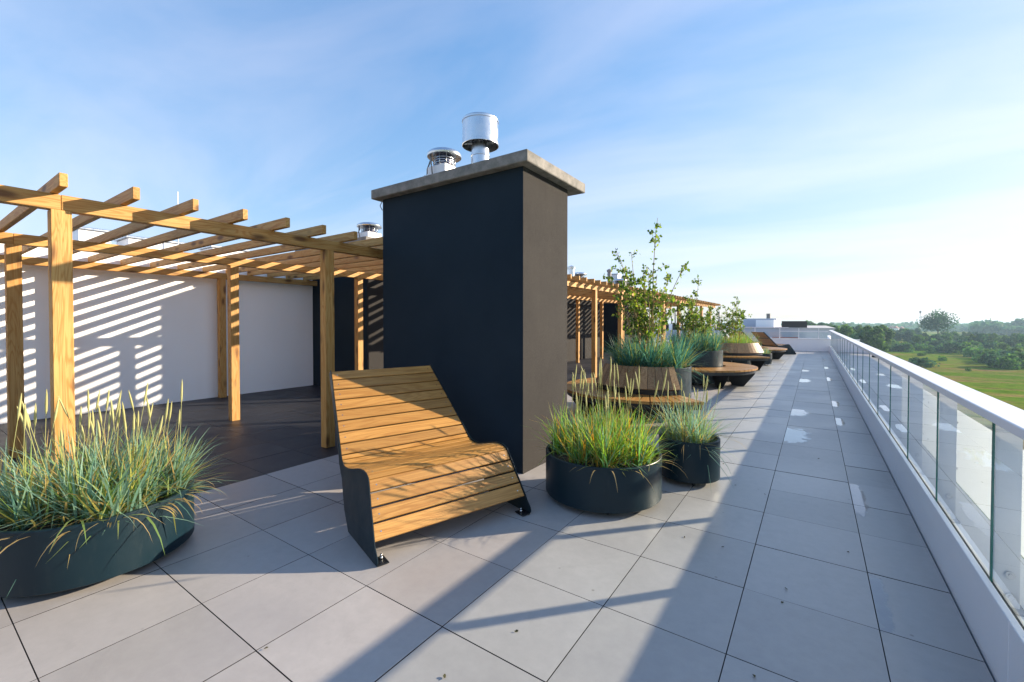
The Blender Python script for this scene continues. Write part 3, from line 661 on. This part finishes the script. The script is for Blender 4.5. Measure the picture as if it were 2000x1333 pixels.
# ------------------------------------------------------------------ ring benches
def ring_bench(c, a0, a1, label, back=None, rin=.72, rout=1.42, mat=M_slat):
    r_ = empty('ring_bench', (*c, 0), label=label, cat='bench', group='curved slatted benches round the tall planters')
    n = int(round((a1-a0)/6.0)); st = (a1-a0)/n
    g = .0075
    for k in range(n):
        am = R(a0+(k+.5)*st); h = R(st/2); 
        # each slat is a radial wedge
        wi = rin*math.tan(h)-g; wo = rout*math.tan(h)-g
        poly = [(rin, -wi), (rout*math.cos(0)+0, -wo), (rout, wo), (rin, wi)]
        key = ('rs', round(st, 3), rin)
        if key not in _cache:
            m = MB(); m.prism(poly, -.04, 0); _cache[key] = m.mesh('seat_slat', mat)
        link('seat_slat', _cache[key], r_, (0, 0, .45+random.uniform(-.001, .001)), (0, 0, am))
    # steel edge bands under the slats
    for ra, rb in ((rin+.04, rin+.05), (rout-.06, rout-.05)):
        m = MB()
        for k in range(n*1):
            t0 = R(a0+k*st); t1 = R(a0+(k+1)*st)
            P = [(ra*math.cos(t0), ra*math.sin(t0)), (rb*math.cos(t0), rb*math.sin(t0)), (rb*math.cos(t1), rb*math.sin(t1)), (ra*math.cos(t1), ra*math.sin(t1))]
            m.prism(P, .33, .408)
        m.build('frame_ring', M_black, r_)
    nl = max(3, int((a1-a0)/40)+1)
    for k in range(nl):
        am = a0+6+(a1-a0-12)*k/(nl-1)
        m = MB(); pts = [(rin+.05, .33), (rout-.05, .33), (rout-.05, .30), (rin+.42, .0), (rin+.16, .0), (rin+.05, .22)]
        vs = []
        for s_ in (-.004, .004):
            for (x_, z_) in pts: vs.append((x_, s_, z_))
        n6 = 6; m.add(vs, [tuple(range(6)), tuple(range(11, 5, -1))]+[(i, 6+i, 6+(i+1) % 6, (i+1) % 6) for i in range(6)])
        m.box(rin+.16, rin+.42, -.06, .06, .001, .009); m.build('leg', M_black, r_, (0, 0, 0), (0, 0, R(am)))
    if back:
        b0, b1 = back; nb = int(round((b1-b0)/7.5)); sb = (b1-b0)/nb
        for k in range(nb):
            am = R(b0+(k+.5)*sb); h = R(sb/2); rb, rtp = .93, .75; zb, zt = .545, .855; th = .028
            vs = []
            for (rr, z) in ((rb, zb), (rtp, zt), (rtp-th, zt-.012), (rb-th, zb-.012)):
                wv_ = rr*math.tan(h)-.003; vs += [(rr, -wv_, z), (rr, wv_, z)]
            m = MB(); m.add(vs, [(0, 1, 3, 2), (2, 3, 5, 4), (4, 5, 7, 6), (6, 7, 1, 0), (0, 2, 4, 6), (1, 7, 5, 3)])
            m.build('back_slat', M_slat2, r_, (0, 0, 0), (0, 0, am))
        for (ra, rb_, z0_, z1_) in ((.87, .885, .452, .60), (.73, .74, .70, .76)):
            m = MB()
            for k in range(nb):
                t0 = R(b0+k*sb); t1 = R(b0+(k+1)*sb); P = [(ra*math.cos(t0), ra*math.sin(t0)), (rb_*math.cos(t0), rb_*math.sin(t0)), (rb_*math.cos(t1), rb_*math.sin(t1)), (ra*math.cos(t1), ra*math.sin(t1))]; m.prism(P, z0_, z1_)
            m.build('back_rail', M_black, r_)
    return r_
ring_bench(PC, -222, -42, 'curved slatted bench with a shaded backrest in front of the tallest birch', (-142, -44))
ring_bench(PD, -96, 90, 'curved slatted seat without backrest bulging towards the walkway, second from the chimney')
ring_bench(PE, -222, -36, 'curved slatted bench with a sunlit backrest, third from the chimney', (-112, -6))
ring_bench((-2.35, 21.2), -96, 90, 'curved slatted seat without backrest, farthest along the walkway')

# ------------------------------------------------------------------ birches
def birch(loc, zb, H, spread, label, seed, nl=900, stems=7, lsz=.05):
    random.seed(seed); r_ = empty('birch_tree', (*loc, zb), label=label, cat='tree', group='young birches in the tall planters')
    lm = MB(); tm = MB()
    tips = []
    for s_ in range(stems):
        az = random.uniform(0, 6.28); r0 = random.uniform(.03, .3); hh = H*(1 if s_ == 0 else random.uniform(.38, .80)); ln = random.uniform(.03, .26) if s_ else .03
        P = []; d = Vector((math.cos(az), math.sin(az), 0))
        base = d*r0*(0.15 if s_ == 0 else 1)
        for k in range(9):
            t = k/8; P.append(base+d*hh*ln*t*t*1.5+Vector((random.gauss(0, .008), random.gauss(0, .008), hh*t)))
        m = MB(); m.tube(P, [.012*(1-.85*k/8)+.0015 for k in range(9)], 6, 0, False); m.build('trunk', M_stem, r_)
        nb = int(9*hh/H*1.6)
        for j in range(nb):
            t = random.uniform(.28, .98); i = min(7, int(t*8)); q = P[i].lerp(P[i+1], t*8-i); a2 = random.uniform(0, 6.28); Lb = spread*random.uniform(.35, 1)*(1.15-t*.75)
            bp = []; el = random.uniform(.45, 1.1)
            for k in range(6):
                u = k/5; bp.append(q+Vector((math.cos(a2)*math.cos(el), math.sin(a2)*math.cos(el), math.sin(el)*(1-.35*u)))*Lb*u)
            tm.tube(bp, [.004, .0035, .003, .0024, .0018, .001], 4, 0, False); tips.append((bp, 1.0))
        tips.append((P[4:], .8))
    wts = [len(b_) for b_, _ in tips]
    for i in range(nl):
        bp, _ = random.choice(tips); t = random.random()**.7*(len(bp)-1); k = min(len(bp)-2, int(t)); q = bp[k].lerp(bp[k+1], t-k)+Vector((random.gauss(0, .018), random.gauss(0, .018), random.gauss(-.01, .015)))
        n_ = Vector((random.gauss(0, 1), random.gauss(0, 1), random.gauss(0, .6))).normalized(); u = n_.orthogonal().normalized(); v = n_.cross(u); a3 = random.uniform(0, 6.28); u, v = u*math.cos(a3)+v*math.sin(a3), v*math.cos(a3)-u*math.sin(a3)
        s = lsz*random.uniform(.6, 1.25)
        lm.add([q, q+u*s*.45+v*s*.5, q+v*s*1.25, q-u*s*.45+v*s*.5], [(0, 1, 2, 3)])
    tm.build('twigs', M_stem, r_, kind='stuff'); lm.build('leaves', M_birch, r_, kind='stuff')
birch(PC, .78, 2.5, .58, 'tallest young birch rising from the nearest ring bench planter', 21, 2700, 20, .047)
birch(PD, .8, 1.85, .6, 'second young birch, half the height of the tallest, in the second ring bench', 22, 2300, 17, .047)
birch(PE, .62, 1.8, .62, 'third young birch with airy twigs above the sunlit backrest', 23, 2000, 15, .047)
birch((-3.6, 19.5), .3, 2.0, .7, 'farthest young birch in front of the end of the long pergola', 24, 1000, 9, .05)

# ------------------------------------------------------------------ puddles, litter
def puddle(cx, cy, sx, sy, seed, x_left=None, name='puddle', z=.0028):
    # a thin wet sheet held by the tile joint on its left, fading out on the other sides
    me = bpy.data.meshes.new(name); nx, ny = 14, 18; vs = []; wt = []
    xa = (x_left+.004) if x_left is not None else cx-sx; xb = cx+sx*1.25; ya, yb = cy-sy*1.2, cy+sy*1.2
    for i in range(nx+1):
        for j in range(ny+1):
            u, v = i/nx, j/ny; vs.append((xa+(xb-xa)*u, ya+(yb-ya)*v, 0)); wt.append(min(1, (1-u)*1.7)*min(1, 3.2*min(v, 1-v)))
    fs = [(i*(ny+1)+j, (i+1)*(ny+1)+j, (i+1)*(ny+1)+j+1, i*(ny+1)+j+1) for i in range(nx) for j in range(ny)]
    me.from_pydata(vs, [], fs); me.materials.append(M_water); at = me.attributes.new('wet', 'FLOAT', 'POINT'); at.data.foreach_set('value', wt)
    return link(name, me, None, (0, 0, z), None, 'structure')
JA, JB = X0, X0+T
for (cx, cy, sx, sy, s_, xl) in ((JA+.14, 6.95, .15, .5, 3, JA), (JA+.13, 8.75, .14, .36, 4, JA), (JA+.13, 13.7, .15, .45, 5, JA), (JA+.1, 16.6, .12, .35, 6, JA),
    (JB+.06, 8.3, .07, .33, 7, JB), (JB+.06, 10.1, .07, .4, 8, JB), (JB+.06, 14.4, .07, .5, 9, JB), (JB+.06, 18.0, .07, .5, 10, JB), (JB+.06, 22.0, .07, .6, 11, JB), (JB+.05, 4.75, .06, .42, 12, JB), (JB+.03, 3.05, .045, .3, 13, JB)):
    puddle(cx, cy, sx, sy, s_, xl)
random.seed(5)
lm_ = []
for v_ in range(3):
    m = MB(); pts = []
    for k in range(7):
        an = k*2*math.pi/7; rr = random.uniform(.5, 1.1); pts.append((.012*rr*math.cos(an), .007*rr*math.sin(an), random.uniform(0, .006)))
    m.add(pts, [tuple(range(7))]); lm_.append(m.mesh('dry_leaf', M_debris))
lf = [(-.12, 2.9), (-.13, 2.75), (.3, 1.7), (-1.2, 1.75), (-.75, 3.2), (-.5, 3.2), (.05, 5.9), (-.6, 4.5), (-.2, 2.1), (-1.3, 1.35), (.35, 2.3), (-.9, 6.4), (-.35, 4.4), (.1, 1.9), (-2.1, 1.0), (-.8, 5.1), (.2, 3.6), (-.6, 8.1)]
for i, (x, y) in enumerate(lf):
    o = link('dry_leaf', lm_[i % 3], None, (x, y, .003), (0, 0, random.uniform(0, 6))); tag(o, 'tiny dark dry leaf lying on the pale terrace tiles', 'leaf', 'dry leaves scattered on the tiles')

# ------------------------------------------------------------------ neighbouring roofs
nb_ = empty('neighbouring_building', (0, 0, 0), label='long neighbouring block with flat grey roof stretching away beyond the end parapet', cat='building')
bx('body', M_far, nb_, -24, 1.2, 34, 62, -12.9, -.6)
bx('parapet', M_wall, nb_, 1.202, 1.5, 34, 62, -.598, .05)
bx('roof_slab', M_roofing, nb_, -24, 1.18, 34, 62, -.598, -.5)
n2 = empty('far_block', (0, 0, 0), label='taller grey-blue block behind the neighbouring roof with a pale rooftop', cat='building')
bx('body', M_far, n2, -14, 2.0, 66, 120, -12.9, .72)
bx('roof_slab', M_roofing, n2, -14.1, 2.1, 65.9, 120.1, .722, .9)
bx('dark_screen', M_black, n2, -3.6, -.8, 67, 67.2, .903, 1.75)
bx('penthouse', M_far, n2, -9.5, -4.9, 78, 88, .903, 2.2)
bx('penthouse', M_wall, n2, -7.4, -5.0, 75, 77.8, .903, 1.95)
bx('chimney', M_conc, n2, -6.4, -5.9, 80, 81, 2.202, 3.0)
n3 = empty('chimney_terrace', (0, 0, 0), label='distant roof crowded with a row of small dark chimneys left of the grey penthouse', cat='building')
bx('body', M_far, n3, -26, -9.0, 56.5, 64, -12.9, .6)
random.seed(3)
for k in range(12):
    x = -16.5+k*.62+random.uniform(-.15, .15); hgt = random.uniform(1.0, 2.0)
    bx('shaft', M_stucco if k % 2 else M_wall, n3, x-.22, x+.22, 57, 58.2, .602, 1.35); m = MB(); m.tube([(x, 57.5, 1.352), (x, 57.5, 1.3+hgt)], .09, 8); m.build('flue_pipe', M_wire, n3)
n4 = empty('red_roofed_house', (0, 0, 0), label='low house with a red tiled roof glimpsed through the end rail glass', cat='house')
bx('wall', M_wall, n4, -4.6, -1.4, 62.5, 65, -6, -.9)
m = MB(); m.add([(-4.8, 62.3, -.9), (-1.2, 62.3, -.9), (-1.2, 65.2, -.9), (-4.8, 65.2, -.9), (-4.4, 63.7, -.25), (-1.6, 63.7, -.25)], [(0, 1, 5, 4), (1, 2, 5), (2, 3, 4, 5), (3, 0, 4)]); m.build('roof', M_red, n4)
# two masts
def mast(x, y, h, label):
    r_ = empty('radio_mast', (x, y, GZ), label=label, cat='mast')
    m = MB()
    for k in range(3):
        an = k*2.094; m.tube([(1.1*math.cos(an), 1.1*math.sin(an), 0), (.45*math.cos(an), .45*math.sin(an), h)], .14, 5)
    for j in range(14):
        z0_ = h*j/14; z1_ = h*(j+1)/14; r0 = 1.1-.65*j/14; r1 = 1.1-.65*(j+1)/14
        for k in range(3): m.tube([(r0*math.cos(k*2.094), r0*math.sin(k*2.094), z0_), (r1*math.cos((k+1)*2.094), r1*math.sin((k+1)*2.094), z1_)], .07, 4)
    m.build('lattice', M_wire, r_)
    m = MB(); m.tube([(0, 0, h), (0, 0, h+5)], .1, 5); m.build('antenna', M_wire, r_); m = MB(); m.box(-1.1, 1.1, -.4, .4, h-3, h-.5, .1); m.build('panels', M_wire, r_)
def wpos(px, dist):      # where the line of sight at photo column px meets the ground distance, used to lay out the far scenery
    an = math.atan((px-1012.4)/851.4)-yaw; return (math.sin(an)*dist, math.cos(an)*dist)
x, y = wpos(1797, 800); mast(x, y, 31, 'slim lattice radio mast on the horizon left of the tallest tree')
x, y = wpos(1870, 1100); mast(x, y, 20, 'smaller distant mast on the horizon right of the tallest tree')

# ------------------------------------------------------------------ far trees
def crown_mesh(seed, H, Wd, nq, qs, mat, low=.15, loose=0.0):
    random.seed(seed); m = MB(); lobes = []
    for k in range(11):
        t = random.random(); z = H*(low+.16+(.78-low)*t); ra = Wd*.5*(1-.62*abs(t-.4))*random.uniform(.2, .8); an = random.uniform(0, 6.28)
        lobes.append((Vector((ra*math.cos(an), ra*math.sin(an), z)), Wd*random.uniform(.16, .30)*(1-.25*t)))
    for i in range(nq):
        c, r0 = random.choice(lobes); d = Vector((random.gauss(0, 1), random.gauss(0, 1), random.gauss(0, 1))).normalized(); q = c+d*r0*random.uniform(.6, 1.12+loose)*Vector((1, 1, .85)).length/1.65
        n_ = (d+Vector((random.gauss(0, .6), random.gauss(0, .6), random.gauss(0, .6)))).normalized(); u = n_.orthogonal().normalized(); v = n_.cross(u); s = qs*random.uniform(.6, 1.3); an = random.uniform(0, 3); u, v = u*math.cos(an)+v*math.sin(an), v*math.cos(an)-u*math.sin(an)
        m.add([q+u*s, q+v*s*.8+u*s*.2, q-u*s*.9, q-v*s], [(0, 1, 2, 3)])
    return m.mesh('crown', mat)
def trunk_mesh(H, r0, seed):
    random.seed(seed); m = MB(); m.tube([(0, 0, 0), (random.uniform(-.2, .2), 0, H*.3), (random.uniform(-.4, .4), .1, H*.75)], [r0, r0*.75, r0*.3], 7)
    for k in range(5):
        an = k*1.26; z = H*(.28+.08*k); m.tube([(0, 0, z), (math.cos(an)*H*.14, math.sin(an)*H*.14, z+H*.16), (math.cos(an)*H*.22, math.sin(an)*H*.22, z+H*.26)], [r0*.4, r0*.25, r0*.1], 5)
    return m.mesh('trunk', M_bark)
TREES = [(crown_mesh(31+k, 12, 9.5, 1500, .52, (M_crown, M_crown2)[k % 2]), trunk_mesh(12, .28, 40+k)) for k in range(5)]
BUSH = [crown_mesh(60+k, 3.2, 5.5, 420, .34, M_crown2 if k % 2 else M_crown, 0.0) for k in range(3)]
TALL = (crown_mesh(77, 19, 20, 3200, .45, M_crown2, .5, .0), trunk_mesh(19, .5, 78))
def tree(px, dist, s, label, group=None, var=None, zs=1.0):
    x, y = wpos(px, dist); v = random.randrange(5) if var is None else var
    r_ = empty('broadleaf_tree', (x, y, GZ), random.uniform(0, 6.28), label, 'tree', group); r_.scale = (s, s, s*zs)
    link('crown', TREES[v][0], r_); link('trunk', TREES[v][1], r_); return r_
def bush(px, dist, s, label, group=None, zs=1.0):
    x, y = wpos(px, dist); o = link('bush', BUSH[random.randrange(3)], None, (x, y, GZ-.2), (0, 0, random.uniform(0, 6.28))); o.scale = (s, s, s*zs); tag(o, label, 'bush', group); return o
random.seed(99)
gA = 'dense trees just beyond the handrail end'; gB = 'blue-green trees across the middle of the meadow edge'; gC = 'bushes scattered along the meadow edge'; gD = 'trees on the horizon behind the neighbouring roofs'
for k in range(26):
    px = 1612+118*k/25+random.uniform(-3, 3); tree(px, random.uniform(225, 330), random.uniform(.86, 1.12), 'mid-green leafy tree in the dense stand just beyond the handrail end', gA)
for k in range(18):
    tree(1535+80*k/17+random.uniform(-3, 3), random.uniform(330, 420), random.uniform(.95, 1.25), 'leafy tree top showing over the neighbouring roof left of the handrail end', gD)
for k in range(40):
    px = 1785+230*k/39+random.uniform(-5, 5); tree(px, random.uniform(330, 470), random.uniform(.48, .74), 'blue-green leafy tree at the far edge of the meadow', gB)
for k in range(20):
    px = 1724+64*k/19; tree(px, random.uniform(400, 520), random.uniform(.62, .85), 'low leafy tree in the gap left of the tallest tree', 'lower trees between the two stands')
x, y = wpos(1832, 395)
r_ = empty('broadleaf_tree', (x, y, GZ), 0, 'tallest tree with an open airy crown standing above the meadow edge', 'tree'); link('crown', TALL[0], r_); link('trunk', TALL[1], r_); r_.scale = (1, 1, 1.06)
o = bush(1801, 196, 1.5, 'largest lone dark bush out in the open meadow', zs=.62); o.data = BUSH[1]
bush(1831, 320, 1.6, 'round dark bush at the meadow edge below the tallest tree')
bush(1842, 232, .6, 'small dark bush right of the largest meadow bush'); bush(1755, 228, .8, 'flat dark bush nearest the handrail in the meadow', zs=.5); bush(1715, 205, .7, 'bush close to the handrail in the meadow', zs=.6)
bush(1988, 92, .75, 'dark bush at the right edge of the picture in the near meadow', zs=.8)
bush(1800, 262, .7, 'little bush beyond the largest meadow bush', zs=.7); bush(1775, 290, .9, 'bush pair member in the far meadow', zs=.6); bush(1857, 300, 1.1, 'bush in the far meadow just right of the round one', zs=.9); bush(1875, 305, 1.3, 'wider bush in the far meadow right of the round one', zs=.9)
bush(1893, 190, .3, 'tiny lone shrub in the middle of the meadow')
for k in range(70):
    px = 1650+360*k/69+random.uniform(-4, 4); dd = random.uniform(290, 345) if px < 1900 else random.uniform(235, 330); bush(px, dd, random.uniform(.8, 1.7), 'green bush in the ragged fringe in front of the trees', gC, random.uniform(.7, 1.1))
for k in range(22):
    px = 1935+75*k/21+random.uniform(-4, 4); bush(px, random.uniform(205, 260), random.uniform(.9, 1.5), 'darker bush in the thicket on the right of the meadow', 'bushes in the right-hand thicket')
# far wood: one mass
random.seed(8); m = MB()
def mass(px0, px1, d0, d1, h0, h1, n, s):
    for i in range(n):
        px = random.uniform(px0, px1); dd = random.uniform(d0, d1); x, y = wpos(px, dd); hz = h0+(h1-h0)*random.random()
        hz *= .62+.75*noise.noise(Vector((x*.012, y*.012, 3.0)))*.9+.38*noise.noise(Vector((x*.05, y*.05, 7))); q = Vector((x, y, GZ+max(1, hz)*math.sqrt(random.random()))); n_ = Vector((random.gauss(0, 1), random.gauss(0, 1)-.6, random.gauss(.5, .7))).normalized(); u = n_.orthogonal().normalized(); v = n_.cross(u); k = s*random.uniform(.6, 1.5)
        m.add([q+u*k, q+v*k*.8, q-u*k, q-v*k*.9], [(0, 1, 2, 3)])
mass(1560, 2060, 1000, 1500, 9, 14, 11000, 3.2)
mass(1895, 2070, 700, 860, 15, 23, 7000, 2.2)
mass(1380, 1700, 900, 1400, 8, 15, 4000, 4.5)
m.build('distant_woodland', M_crown2, kind='stuff')
random.seed(18)
for k in range(9):
    x, y = wpos(random.uniform(1732, 1790), random.uniform(900, 1150)); hh = random.uniform(4, 6)
    r_ = empty('village_house', (x, y, GZ), random.uniform(0, 3), 'tiny pale house among the distant trees near the horizon', 'house', 'distant village houses')
    bx('wall', M_wall, r_, -6, 6, -4, 4, 0, hh); m = MB(); m.add([(-6.4, -4.4, hh), (6.4, -4.4, hh), (6.4, 4.4, hh), (-6.4, 4.4, hh), (-6.4, 0, hh+3.4), (6.4, 0, hh+3.4)], [(0, 1, 5, 4), (2, 3, 4, 5), (1, 2, 5), (3, 0, 4)]); m.build('roof', M_red, r_)

# ------------------------------------------------------------------ haze
hz_ = MB(); hz_.box(-2600, 2600, -280, 2600, GZ-1, 12.0)
hm = bpy.data.materials.new('haze'); hm.use_nodes = True; t_ = hm.node_tree; t_.nodes.clear(); o_ = t_.nodes.new('ShaderNodeOutputMaterial'); pv = t_.nodes.new('ShaderNodeVolumePrincipled')
pv.inputs['Color'].default_value = (.55, .8, 1, 1); pv.inputs['Density'].default_value = .00026; pv.inputs['Anisotropy'].default_value = .3; t_.links.new(pv.outputs[0], o_.inputs['Volume'])
HAZE = hz_.build('haze', hm, kind='stuff')
